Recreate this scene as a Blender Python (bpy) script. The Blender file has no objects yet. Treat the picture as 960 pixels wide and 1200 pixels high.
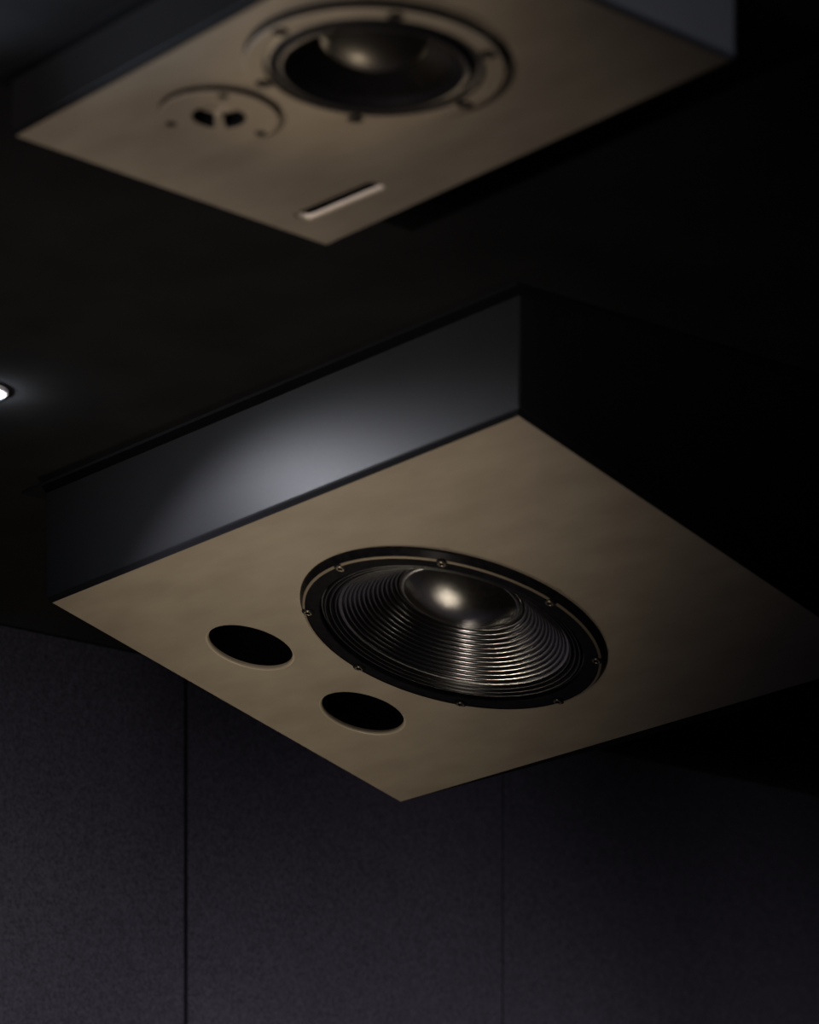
import bpy, bmesh, math, random
from math import pi, sin, cos, sqrt
from mathutils import Vector, Matrix, noise

random.seed(7)
S = bpy.context.scene
COL = S.collection
EYE = 1.20                       # height of the camera above the floor
CEIL = EYE + 1.647               # ceiling height

# ------------------------------------------------------------------ materials
def mat(name, color, rough=0.5, metal=0.0, spec=0.5, emit=None, estr=0.0, build=None):
    m = bpy.data.materials.new(name); m.use_nodes = True
    nt = m.node_tree; b = nt.nodes['Principled BSDF']
    b.inputs['Base Color'].default_value = (*color, 1)
    b.inputs['Roughness'].default_value = rough
    b.inputs['Metallic'].default_value = metal
    b.inputs['Specular IOR Level'].default_value = spec
    if emit:
        b.inputs['Emission Color'].default_value = (*emit, 1)
        b.inputs['Emission Strength'].default_value = estr
    if build: build(nt, b)
    return m

def noisy(scale, c1, c2, detail=6, bump=0.0, bscale=None, stretch=(1, 1, 1), r1=None, r2=None, lo=.35, hi=.65, bdist=.001):
    def f(nt, b):
        N = nt.nodes; L = nt.links
        tc = N.new('ShaderNodeTexCoord'); mp = N.new('ShaderNodeMapping')
        mp.inputs['Scale'].default_value = stretch
        L.new(tc.outputs['Object'], mp.inputs['Vector'])
        n = N.new('ShaderNodeTexNoise'); n.inputs['Scale'].default_value = scale; n.inputs['Detail'].default_value = detail
        L.new(mp.outputs['Vector'], n.inputs['Vector'])
        r = N.new('ShaderNodeValToRGB')
        r.color_ramp.elements[0].position = lo; r.color_ramp.elements[0].color = (*c1, 1)
        r.color_ramp.elements[1].position = hi; r.color_ramp.elements[1].color = (*c2, 1)
        L.new(n.outputs['Fac'], r.inputs['Fac']); L.new(r.outputs['Color'], b.inputs['Base Color'])
        if r1 is not None:
            mr = N.new('ShaderNodeMapRange'); mr.inputs['To Min'].default_value = r1; mr.inputs['To Max'].default_value = r2
            L.new(n.outputs['Fac'], mr.inputs['Value']); L.new(mr.outputs['Result'], b.inputs['Roughness'])
        if bump:
            n2 = N.new('ShaderNodeTexNoise'); n2.inputs['Scale'].default_value = bscale or scale * 4; n2.inputs['Detail'].default_value = 4
            L.new(tc.outputs['Object'], n2.inputs['Vector'])
            bp = N.new('ShaderNodeBump'); bp.inputs['Strength'].default_value = bump; bp.inputs['Distance'].default_value = bdist
            L.new(n2.outputs['Fac'], bp.inputs['Height']); L.new(bp.outputs['Normal'], b.inputs['Normal'])
    return f

GOLD = mat('champagne_paint', (.3, .24, .16), .55, .15,
           build=noisy(9, (.300, .252, .190), (.355, .304, .232), 9, .05, 300, (1, 2.6, 1), .5, .62))
HOUSE = mat('charcoal_lacquer', (.007, .007, .008), .5, spec=.15, build=noisy(14, (.0066, .0066, .0076), (.0075, .0075, .0086), 6, .04, 500))
BLACK = mat('satin_black', (.006, .006, .007), .5, spec=.25)
FRAME = mat('black_cast_frame', (.004, .004, .004), .3, spec=.02, build=noisy(90, (.005, .005, .006), (.010, .010, .011), 4, .03, 500))
VOID = mat('port_black', (.004, .004, .005), .8, spec=.05)
RUBBER = mat('coated_cloth', (.007, .007, .009), .28, spec=.5, build=noisy(300, (.005, .005, .007), (.012, .011, .012), 4, .2, 700))
CONE = mat('coated_paper_cone', (.005, .004, .004), .25, spec=.8, build=noisy(260, (.003, .0026, .0024), (.007, .0055, .005), 5, .07, 900, r1=.16, r2=.25)); CONE.node_tree.nodes['Principled BSDF'].inputs['IOR'].default_value = 2.5
DOME2 = mat('matte_dust_cap', (.010, .009, .008), .40, spec=.9)
DOME = mat('lacquered_dust_cap', (.008, .007, .006), .24, spec=.9, build=noisy(200, (.006, .005, .004), (.010, .008, .007), 5, .2, 1100, r1=.18, r2=.27)); DOME.node_tree.nodes['Principled BSDF'].inputs['IOR'].default_value = 2.0
STEEL = mat('dark_steel', (.20, .17, .13), .32, .9)
EDGE = mat('bronze_edge', (.42, .35, .25), .4, .6)  # bronze-toned rim line of the woofer frame
LIPM = mat('lit_lip_tone', (.62, .54, .42), .45)  # pale tone stands in for light caught on the port rims
LIT_LINING = mat('lit_lining_tone', (.7, .63, .56), .45, .0, build=noisy(30, (.78, .70, .62), (.90, .84, .78), 4, .05, 300, (1, 8, 1)))
CEILM = mat('ceiling_paint', (.012, .012, .013), 1.0, spec=0, build=noisy(9, (.0105, .0105, .0112), (.0130, .0130, .0138), 5, .1, 220))
FABRIC = mat('grey_felt', (.045, .04, .05), .95, spec=.1,
             build=noisy(210, (.028, .0252, .031), (.068, .062, .076), 7, .5, 330, lo=.3, hi=.7, bdist=.002))
WALLM = mat('black_wall', (.006, .006, .007), .9)
FLOORM = mat('dark_carpet', (.03, .03, .035), .95, build=noisy(120, (.02, .02, .024), (.04, .04, .045)))
TRIM = mat('white_trim', (.5, .5, .52), .5)
LAMP = mat('lamp_glass', (.9, .9, .9), .4, emit=(.86, .93, 1.0), estr=460)

# ------------------------------------------------------------------ helpers
def link(name, bm, mats, parent=None, smooth=True, angle=35):
    me = bpy.data.meshes.new(name)
    bmesh.ops.remove_doubles(bm, verts=bm.verts, dist=1e-6)
    bmesh.ops.recalc_face_normals(bm, faces=bm.faces)
    bm.to_mesh(me); bm.free()
    for m in (mats if isinstance(mats, (list, tuple)) else [mats]): me.materials.append(m)
    o = bpy.data.objects.new(name, me); COL.objects.link(o)
    if parent: o.parent = parent
    if smooth:
        for p in me.polygons: p.use_smooth = True
        me.set_sharp_from_angle(angle=math.radians(angle))
    return o

def lathe(prof, cx=0, cy=0, seg=160, bm=None, mi=None, closed=False, k=1.0):
    """revolve (r, z[, material]) about the local z axis"""
    bm = bm or bmesh.new(); rings = []
    for p in prof:
        r, z = p[0] * k, p[1] * k
        if r < 1e-7: rings.append([bm.verts.new((cx * k, cy * k, z))])
        else: rings.append([bm.verts.new((cx * k + r * cos(2 * pi * i / seg), cy * k + r * sin(2 * pi * i / seg), z)) for i in range(seg)])
    pr = list(zip(rings[:-1], rings[1:], prof[1:]))
    if closed: pr.append((rings[-1], rings[0], prof[0]))
    for a, b, p in pr:
        for i in range(seg):
            j = (i + 1) % seg
            if len(a) == 1 and len(b) == 1: continue
            if len(a) == 1: f = bm.faces.new((a[0], b[i], b[j]))
            elif len(b) == 1: f = bm.faces.new((a[i], b[0], a[j]))
            else: f = bm.faces.new((a[i], b[i], b[j], a[j]))
            f.material_index = p[2] if len(p) > 2 else (mi or 0)
    return bm

def ring_loop(bm, pts): return [bm.verts.new(p) for p in pts]
def strip(bm, a, b, mi=0):
    n = len(a)
    for i in range(n):
        f = bm.faces.new((a[i], a[(i + 1) % n], b[(i + 1) % n], b[i])); f.material_index = mi

def box(bm, x0, x1, y0, y1, z0, z1, bev=0.0):
    r = bmesh.ops.create_cube(bm, size=1)
    for v in r['verts']:
        v.co = Vector(((x0 + x1) / 2 + v.co.x * (x1 - x0), (y0 + y1) / 2 + v.co.y * (y1 - y0), (z0 + z1) / 2 + v.co.z * (z1 - z0)))
    if bev:
        es = list({e for v in r['verts'] for e in v.link_edges})
        bmesh.ops.bevel(bm, geom=es, offset=bev, segments=3, affect='EDGES', profile=.5)
    return bm

def structure(o): o['kind'] = 'structure'; return o
def empty(name, M):
    o = bpy.data.objects.new(name, None); COL.objects.link(o); o.matrix_world = M; o.empty_display_size = .1
    return o
def tag(o, label, cat, group=None):
    o['label'] = label; o['category'] = cat
    if group: o['group'] = group

def face_frame(c, e1, n):
    e1 = Vector(e1).normalized(); n = Vector(n).normalized(); e1 = (e1 - n * n.dot(e1)).normalized()
    e2 = n.cross(e1)
    return Matrix(((e1.x, e2.x, n.x, c[0]), (e1.y, e2.y, n.y, c[1]), (e1.z, e2.z, n.z, c[2] + EYE), (0, 0, 0, 1)))

def rounded_slot(cx, cy, hl, hw, r, n=10, ang=0.0):
    pts = []
    for (sx, sy, a0) in ((1, 1, 0), (-1, 1, pi / 2), (-1, -1, pi), (1, -1, 3 * pi / 2)):
        for i in range(n + 1):
            a = a0 + i / n * pi / 2
            pts.append((sx * (hl - r) + r * cos(a), sy * (hw - r) + r * sin(a)))
    return [(cx + x * cos(ang) - y * sin(ang), cy + x * sin(ang) + y * cos(ang)) for x, y in pts]
def circ(cx, cy, r, n=128): return [(cx + r * cos(2 * pi * i / n), cy + r * sin(2 * pi * i / n)) for i in range(n)]

def baffle(name, rect, holes, parent, k=1.0, chamfer=.005, depth=.016):
    """gold front board: flat face at z=0 with real holes, dark chamfered edges; holes = list of (points, lip radius)"""
    bm = bmesh.new(); x0, x1, y0, y1 = rect
    out = [(x0, y0), (x1, y0), (x1, y1), (x0, y1)]
    edges = []
    def loop(pts, z): return [bm.verts.new((p[0] * k, p[1] * k, z * k)) for p in pts]
    def ed(vs):
        for i in range(len(vs)): edges.append(bm.edges.new((vs[i], vs[(i + 1) % len(vs)])))
    # a densified outline keeps the fill triangles tidy
    dense = []
    for i in range(4):
        a, b = out[i], out[(i + 1) % 4]
        for t in range(12): dense.append((a[0] + (b[0] - a[0]) * t / 12, a[1] + (b[1] - a[1]) * t / 12))
    o0 = loop(dense, 0); ed(o0); hl = []
    for pts, lip in holes: h = loop(pts, 0); ed(h); hl.append(h)
    bmesh.ops.triangle_fill(bm, use_beauty=True, use_dissolve=False, edges=edges, normal=(0, 0, -1))
    for f in bm.faces: f.material_index = 0
    def grow(p, d):
        cx, cy = (x0 + x1) / 2, (y0 + y1) / 2
        hx, hy = (x1 - x0) / 2, (y1 - y0) / 2
        return (cx + (p[0] - cx) * (hx + d) / hx, cy + (p[1] - cy) * (hy + d) / hy)
    prev = o0
    for d, z in ((chamfer * .25, .0012), (chamfer, chamfer), (chamfer, depth)):
        nx = loop([grow(p, d) for p in dense], z); strip(bm, prev, nx, 1); prev = nx
    for (pts, lip), h in zip(holes, hl):
        cx = sum(p[0] for p in pts) / len(pts); cy = sum(p[1] for p in pts) / len(pts); prev = h
        R = max(math.hypot(p[0] - cx, p[1] - cy) for p in pts)
        if lip > 0:
            for a in (18, 36, 54, 72, 90):
                d = lip * sin(math.radians(a)); z = lip * (1 - cos(math.radians(a)))
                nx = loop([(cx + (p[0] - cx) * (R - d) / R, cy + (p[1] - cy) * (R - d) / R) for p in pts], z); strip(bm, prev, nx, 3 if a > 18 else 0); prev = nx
            d = lip
        else: d = 0
        nx = loop([(cx + (p[0] - cx) * (R - d) / R, cy + (p[1] - cy) * (R - d) / R) for p in pts], depth * 1.6 if lip >= 0 else -lip); strip(bm, prev, nx, 2 if lip >= 0 else 0)
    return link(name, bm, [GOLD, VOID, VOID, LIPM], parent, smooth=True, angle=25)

def housing(name, M, corners, zbase, parent, wall=.02):
    """cabinet shell: sides rise plumb from the board's outline to the ceiling (open towards the board)"""
    R = M.to_3x3().inverted(); bm = bmesh.new()
    low_o, low_i, top_o, mid_o = [], [], [], []
    cx = sum(c[0] for c in corners) / 4; cy = sum(c[1] for c in corners) / 4
    for (x, y) in corners:
        pw = M @ Vector((x, y, zbase))
        low_o.append(bm.verts.new((x, y, zbase)))
        ix, iy = x + (wall if x < cx else -wall), y + (wall if y < cy else -wall)
        low_i.append(bm.verts.new((ix, iy, zbase)))
        top_o.append(bm.verts.new(M.inverted() @ Vector((pw.x, pw.y, CEIL))))
    strip(bm, low_i, low_o, 1); strip(bm, low_o, top_o)
    bm.faces.new(top_o)
    back = [bm.verts.new((v.co.x, v.co.y, zbase + .022)) for v in low_i]
    strip(bm, back, low_i)
    bmesh.ops.recalc_face_normals(bm, faces=bm.faces)
    o = link(name, bm, [HOUSE, VOID], parent, smooth=False)
    bv = o.modifiers.new('bevel', 'BEVEL'); bv.width = .0025; bv.segments = 2; bv.limit_method = 'ANGLE'; bv.angle_limit = math.radians(50)
    return o

def collar(name, M, corners, zbase, parent, out=.024, thick=.004):
    """thin flange where the cabinet meets the ceiling"""
    bm = bmesh.new(); Mi = M.inverted()
    P = [M @ Vector((x, y, zbase)) for x, y in corners]
    c = sum(P, Vector()) / 4
    a, b, t, tb = [], [], [], []
    for i in range(4):
        p = P[i]; q = P[(i + 1) % 4]; r = P[i - 1]
        d1 = (p - q); d1.z = 0; d2 = (p - r); d2.z = 0
        o = p + (d1.normalized() + d2.normalized()) * out
        a.append(bm.verts.new(Mi @ Vector((p.x, p.y, CEIL - thick)))); b.append(bm.verts.new(Mi @ Vector((o.x, o.y, CEIL - thick))))
        t.append(bm.verts.new(Mi @ Vector((o.x, o.y, CEIL)))); tb.append(bm.verts.new(Mi @ Vector((p.x, p.y, CEIL))))
    strip(bm, a, b); strip(bm, b, t); strip(bm, t, tb); strip(bm, tb, a)
    return link(name, bm, VOID, parent, smooth=False)

# ------------------------------------------------------------------ camera
cam = bpy.data.cameras.new('camera'); co = bpy.data.objects.new('camera', cam); COL.objects.link(co)
co.location = (0, 0, EYE); co.rotation_euler = (pi / 2, 0, 0)
cam.sensor_fit = 'VERTICAL'; cam.sensor_height = 24; cam.sensor_width = 19.2; cam.lens = 90
cam.shift_y = 1360 / 1200.0
cam.dof.use_dof = True; cam.dof.focus_distance = 5.35; cam.dof.aperture_fstop = 2.8
cam.clip_end = 100
S.camera = co

# ------------------------------------------------------------------ room
E1 = Vector((.6385, -.7696, 0)).normalized(); E2 = Vector((.7696, .6385, 0)).normalized()
ROOM = Matrix(((E1.x, E2.x, 0, 0), (E1.y, E2.y, 0, 0), (0, 0, 1, 0), (0, 0, 0, 1)))
WD = 5.05                                     # wall distance along -E1
def room_obj(name, bm, m, smooth=False, parent=None):
    o = link(name, bm, m, parent, smooth=smooth); o.matrix_world = ROOM; return o
bm = bmesh.new(); box(bm, -WD - .4, 4, -3.5, 9, CEIL, CEIL + .12); structure(room_obj('ceiling', bm, CEILM))
bm = bmesh.new(); box(bm, -WD - .4, 4, -3.5, 9, -.1, 0); structure(room_obj('floor', bm, FLOORM))
bm = bmesh.new(); box(bm, -WD - .4, -WD - .045, -3.5, 9, 0, CEIL); structure(room_obj('wall_back', bm, WALLM))
def ycoord(u, extra=0):                       # where a picture column meets the wall panel's face
    t = (u - 480) / 4500.0
    d = WD / (-(E1.x * t + E1.y))
    return Vector((t * d, d, 0)).dot(E2)
yg, ys = ycoord(218), ycoord(589.5)
gap, hair = .0075, .0024
for (a, b, lab) in ((yg - 1.3, yg - gap / 2, 'dark felt wall panel left of the wide black gap'),
                    (yg + gap / 2, ys - hair / 2, 'grey felt wall panel between the wide black gap and the hairline seam'),
                    (ys + hair / 2, ys + 1.3, 'grey felt wall panel right of the hairline seam, below the dark speaker end')):
    bm = bmesh.new(); box(bm, -WD - .045, -WD, a, b, .1, CEIL - .002, bev=.0012)
    o = room_obj('felt_panel', bm, FABRIC); tag(o, lab, 'wall panel', 'felt wall panels')

# ------------------------------------------------------------------ lower loudspeaker
ML = face_frame((.0565 + .2131 * .012, 5.158 + .1909 * .012, 1.3918 + .9582 * .012), (.6372, -.7706, .0119), (.2131, .1909, .9582))
X0, X1, Y0, Y1 = -.4978, .4873, -.3233, .3305
sp = empty('loudspeaker', ML)
tag(sp, 'lower speaker in sharp focus, gold front with large ribbed woofer and two round ports', 'speaker', 'ceiling loudspeakers')
RP, LIP = .0652, .0055
ports = ((-.3265, -.0991), (-.3265, .1100))
NB = 160
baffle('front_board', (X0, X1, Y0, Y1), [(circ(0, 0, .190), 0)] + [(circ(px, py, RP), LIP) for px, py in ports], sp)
crn = [(X0 - .0085, Y0 - .0065), (X1 + .006, Y0 - .0055), (X1 + .006, Y1 + .036), (X0 - .006, Y1 + .0085)]  # far edge widened: shade beyond the board built in as a dark lip
housing('cabinet', ML, crn, .0052, sp)
collar('ceiling_flange', ML, crn, .0052, sp)
for px, py in ports:
    bm = lathe([(RP - LIP + .0015, .0255), (RP - LIP - .001, .0255), (RP - LIP - .001, .15), (0, .15)], px, py, 96)
    link('bass_port', bm, VOID, sp)

# woofer --------------------------------------------------------------
wf = lathe([(.2115, 0), (.2108, -.003), (.2055, -.0108), (.2040, -.0116, 1), (.2022, -.0122, 1), (.2016, -.0118), (.2010, -.0112),
            (.1830, -.0112), (.1815, -.0104), (.1808, -.006), (.1795, .012), (.188, .014), (.188, .0)], seg=220)
frame = link('woofer', wf, [FRAME, EDGE], sp, angle=20)
pts = [(.1815, -.0045), (.1790, -.0045)]
for i in range(3):                              # three corrugations of the surround
    r0 = .1785 - i * .0068
    for t in range(0, 9):
        a = t / 8 * pi
        pts.append((r0 - .0068 * t / 8, -.0045 + .0004 * i + .0006 - .0034 * sin(a) + .0012 * (1 - sin(a)) + i * .0015))
rs, zs = pts[-1]
surround = link('surround', lathe(pts, seg=220), RUBBER, frame, angle=60)
# cone: exponential curve with 13 raised ribs
NR = 13; rc0, rc1 = .1575, .0865; zc0, zc1 = zs, .0500
prof = [(rs, zs)]
STEP = (rc0 - rc1) / NR
def conez(r):
    t = (rc0 - r) / (rc0 - rc1)
    return zc0 + (zc1 - zc0) * (t * .9 + .1 * t * t)
for i in range(NR):
    r = rc0 - i * STEP
    for f, h in ((0, 0), (.44, 0), (.54, .0005), (.60, .0016), (.65, .0023), (.69, .0024), (.73, .0022), (.78, .0013), (.84, .0002)):
        rr = r - f * STEP
        prof.append((rr, conez(rr) - h))
prof += [(.0862, conez(.0865)), (.0858, zc1 + .001)]
cone = link('cone', lathe(prof, seg=220), CONE, frame, angle=80)
capp = [(.0862, zc1 - .0005), (.0856, zc1 - .0040), (.0848, zc1 - .0050), (.0800, zc1 - .0060), (.0784, zc1 - .0060), (.0779, zc1 - .0052)]
H = .023; RR = .0775; RS = (RR * RR + H * H) / (2 * H)
for i in range(1, 25):
    r = RR * (1 - i / 24.0)
    capp.append((r, zc1 - .0052 - (sqrt(RS * RS - r * r) - (RS - H))))
cap = link('dust_cap', lathe(capp, seg=160), DOME, frame, angle=50)

def bolt(cx, cy, z, r, parent, k=1.0, m=STEEL):
    bm = bmesh.new()
    lathe([(r * 1.75, z + .0016), (r * 1.7, z - .0004), (r * 1.25, z - .0006), (r * 1.2, z + .0004)], cx, cy, 28, bm, 0, k=k)
    lathe([(r * 1.2, z + .0004), (r * 1.15, z - .0014, 1), (r * 1.0, z - .0022, 1), (r * .74, z - .0022, 1), (r * .66, z - .0016, 1), (r * .62, z + .002), (0, z + .002)], cx, cy, 28, bm, 0, k=k)
    return link('bolt', bm, [FRAME, m], parent, angle=40)
for i in range(8):
    a = 3.926 + i * pi / 4
    bolt(.1985 * cos(a), .1985 * sin(a), -.0116, .0052, frame)

# ------------------------------------------------------------------ upper loudspeaker (smaller, nearer the camera)
k = .5787
MT = face_frame((-.0589 * k, (6.4994 + .0005) * k, 0), (.6407, -.7678, -.0009), (.0282, .0224, .9994))
MT[2][3] = (2.7103 + .020) * k + EYE; MT[0][3] += .0282 * .02 * k; MT[1][3] += .0224 * .02 * k
X0, X1, Y0, Y1 = -.6798, .4103, -.2710, .4367
st = empty('loudspeaker', MT)
tag(st, 'upper out-of-focus speaker, gold front with smooth woofer, small tweeter and a narrow slot', 'speaker', 'ceiling loudspeakers')
slot = rounded_slot(-.5055, .3285, .112, .021, .014, 8, .045)
tw = (-.3484, -.0672)
baffle('front_board', (X0, X1, Y0, Y1), [(circ(0, 0, .20, 96), 0), (circ(tw[0], tw[1], .095, 64), 0), (slot, -.005)], st, k, .006, .02)
crn = [(x * k, y * k) for x, y in ((X0 - .0065, Y0 - .0065), (X1 + .0065, Y0 - .0065), (X1 + .0065, Y1 + .0065), (X0 - .0065, Y1 + .0065))]
housing('cabinet', MT, crn, .0062 * k, st, wall=.012)
collar('ceiling_flange', MT, crn, .0062 * k, st, out=.014, thick=.005)
# slot lining: light painted as the pale band, shade as black behind
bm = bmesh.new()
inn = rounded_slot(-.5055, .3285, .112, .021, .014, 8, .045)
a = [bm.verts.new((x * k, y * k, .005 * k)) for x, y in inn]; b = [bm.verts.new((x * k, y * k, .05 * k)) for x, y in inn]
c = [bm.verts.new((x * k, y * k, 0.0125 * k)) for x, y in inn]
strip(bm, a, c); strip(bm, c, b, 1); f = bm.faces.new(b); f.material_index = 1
link('slot_lining', bm, [LIT_LINING, VOID], st, angle=40)

wt = lathe([(.2225, 0, 1), (.2220, -.0140, 1), (.2200, -.0160), (.1900, -.0160), (.1885, -.0150), (.1880, .004, 1), (.196, .01, 1), (.196, 0, 1)], seg=160, k=k)
for f in wt.faces:                               # dark outer wall of the ring
    pass
tframe = link('woofer', wt, [GOLD, VOID], st, angle=25)
pr = [(.1885, -.0100), (.182, -.0125), (.176, -.0120)]
for t in range(0, 13):
    aa = t / 12 * pi; pr.append((.174 - .030 * t / 12, -.008 - .011 * sin(aa)))
pr += [(.140, -.004)]
link('surround', lathe(pr, seg=140, k=k), RUBBER, tframe, angle=60)
pc = [(.141, -.004)] + [(.138 - .052 * t / 12, -.002 + .034 * (t / 12) ** .9) for t in range(13)]
link('cone', lathe(pc, seg=140, k=k), CONE, tframe, angle=60)
H = .034; RR = .089; RS = (RR * RR + H * H) / (2 * H)
pd = [(.092, .030), (.0905, .0265)] + [(RR * (1 - i / 20), .026 - (sqrt(RS * RS - (RR * (1 - i / 20)) ** 2) - (RS - H))) for i in range(0, 21)]
link('dust_cap', lathe(pd, seg=120, k=k), DOME2, tframe, angle=50)
for i in range(6):
    a = -1.5654 + i * pi / 3
    bolt(.203 * cos(a), .203 * sin(a), -.0165, .0085, tframe, k, FRAME)

# tweeter -------------------------------------------------------------
tb = lathe([(.1060, 0, 1), (.1056, -.0095, 1), (.1040, -.0110), (.0500, -.0110), (.0470, -.0095), (.0450, -.006, 1), (.0440, .02, 1), (0, .022, 1)], tw[0], tw[1], 110, k=k)
tweet = link('tweeter', tb, [GOLD, VOID], st, angle=25)
bm = bmesh.new()
down = math.atan2(.63, -.77)                      # three fins of the phase plug, one pointing to the far side
for q in range(3):
    a = down + q * 2 * pi / 3; d = Vector((cos(a), sin(a), 0)); p = Vector((-sin(a), cos(a), 0))
    w0, w1 = .006, (.011 if q == 0 else .005)
    vs = []
    for z in ((-.0090 if q == 0 else -.002), .012):
        vs.append([bm.verts.new((Vector((tw[0], tw[1], z)) + d * s + p * w) * k) for s, w in ((0, -w0), (.0462, -w1), (.0462, w1), (0, w0))])
    bm.faces.new(vs[0]); bm.faces.new(vs[1]); strip(bm, vs[0], vs[1])
lathe([(.0095, .012), (.0095, -.005), (.006, -.0085), (0, -.0095)], tw[0], tw[1], 24, bm, 0, k=k)
link('phase_plug', bm, GOLD, tweet, smooth=False)
for a in (math.atan2(-.048, -.079), pi / 2, math.atan2(-.053, .082)):
    bolt(tw[0] + .091 * cos(a), tw[1] + .091 * sin(a), -.0112, .0058, tweet, k, FRAME)

# ------------------------------------------------------------------ ceiling downlight at the left edge
def downlight(name, x, y, label):
    o = empty(name, Matrix.Translation((x, y, CEIL)))
    tag(o, label, 'ceiling light')
    link('trim_ring', lathe([(.030, 0), (.0298, -.003), (.028, -.0045), (.0195, -.0045), (.0185, -.003), (.0185, 0)], seg=64), TRIM, o, angle=40)
    link('lamp_glass', lathe([(.0185, -.002), (.0180, -.006), (.0155, -.0105), (.011, -.0135), (.005, -.015), (0, -.0153)], seg=48), LAMP, o, angle=60)
    return o
downlight('downlight', -.545, 4.934, 'small glowing ceiling downlight at the left edge beyond the lower speaker')

# ------------------------------------------------------------------ light
def spot(name, loc, to, power, color, size, blend, radius):
    l = bpy.data.lights.new(name, 'SPOT'); l.energy = power; l.color = color; l.spot_size = math.radians(size); l.spot_blend = blend; l.shadow_soft_size = radius
    o = bpy.data.objects.new(name, l); COL.objects.link(o); o.location = loc
    o.rotation_euler = (Vector(to) - Vector(loc)).to_track_quat('-Z', 'Y').to_euler(); return o
A = Vector((-.4976, 5.3473, 0))
# warm key: uplight near the felt wall, also glinting in the lower dust cap
spot('warm_uplight', (-.45, 5.80, EYE + .33), (-.45, 5.60, EYE + 1.05), 13.6, (1.0, .86, .66), 87, 1.0, .035)
# warm spots in front: one skims the lower speaker, one the upper
spot('front_spot', (-1.43, 1.84, EYE - .21), (-.02, 5.27, EYE + 1.88), 190, (1.0, .87, .72), 17.5, 1.0, .06)
spot('front_spot', (-2.58, 0, EYE - .40), (-.47, 3.95, EYE + 1.80), 590, (1.0, .87, .79), 20.9, 1.0, .06)
# cool floor spots washing the lower part of the felt wall
for sv, pw in ((3.42, 135), (4.20, 165), (5.05, 85)):
    t = -WD * E1 + sv * E2; f = t + 1.3 * E1
    spot('wall_wash', (f.x, f.y, EYE - .60), (t.x, t.y, EYE + .58), pw, (.93, .88, 1.0), 42, 1.0, .1)
# small warm accent, unseen, added for a glint in the upper dust cap
spot('accent', (-.44, 5.04, EYE + .71), (-.05, 3.76, EYE + 1.582), 11.0, (1.0, .78, .52), 13, 1.0, .04)
# the visible downlight's beam: a scallop along the side of the lower speaker
d = E1 * .36 + E2 * .42 + Vector((0, 0, -.88))
q = Vector((-.545, 4.934, CEIL - .018))
spot('downlight_beam', q, q + d, 16, (.88, .885, 1.0), 119, .45, .012)
# cool lamp to the right of the upper speaker, and one beyond the upper left corner
spot('ceiling_spot', (.75, 3.3, CEIL - .02), (.31, 3.72, EYE + 1.55), 20, (.84, .87, 1.0), 50, .8, .03)
spot('ceiling_wash', (-.66, 3.93, CEIL - .14), (-.48, 3.73, CEIL), 13, (.74, .84, 1.0), 84, 1.0, .03)

w = bpy.data.worlds.new('world'); S.world = w; w.use_nodes = True
w.node_tree.nodes['Background'].inputs[0].default_value = (.55, .62, 1.0, 1); w.node_tree.nodes['Background'].inputs[1].default_value = .012

S.view_settings.view_transform = 'Standard'; S.view_settings.look = 'None'
S.view_settings.exposure = 0; S.view_settings.gamma = 1; S.view_settings.use_curve_mapping = False
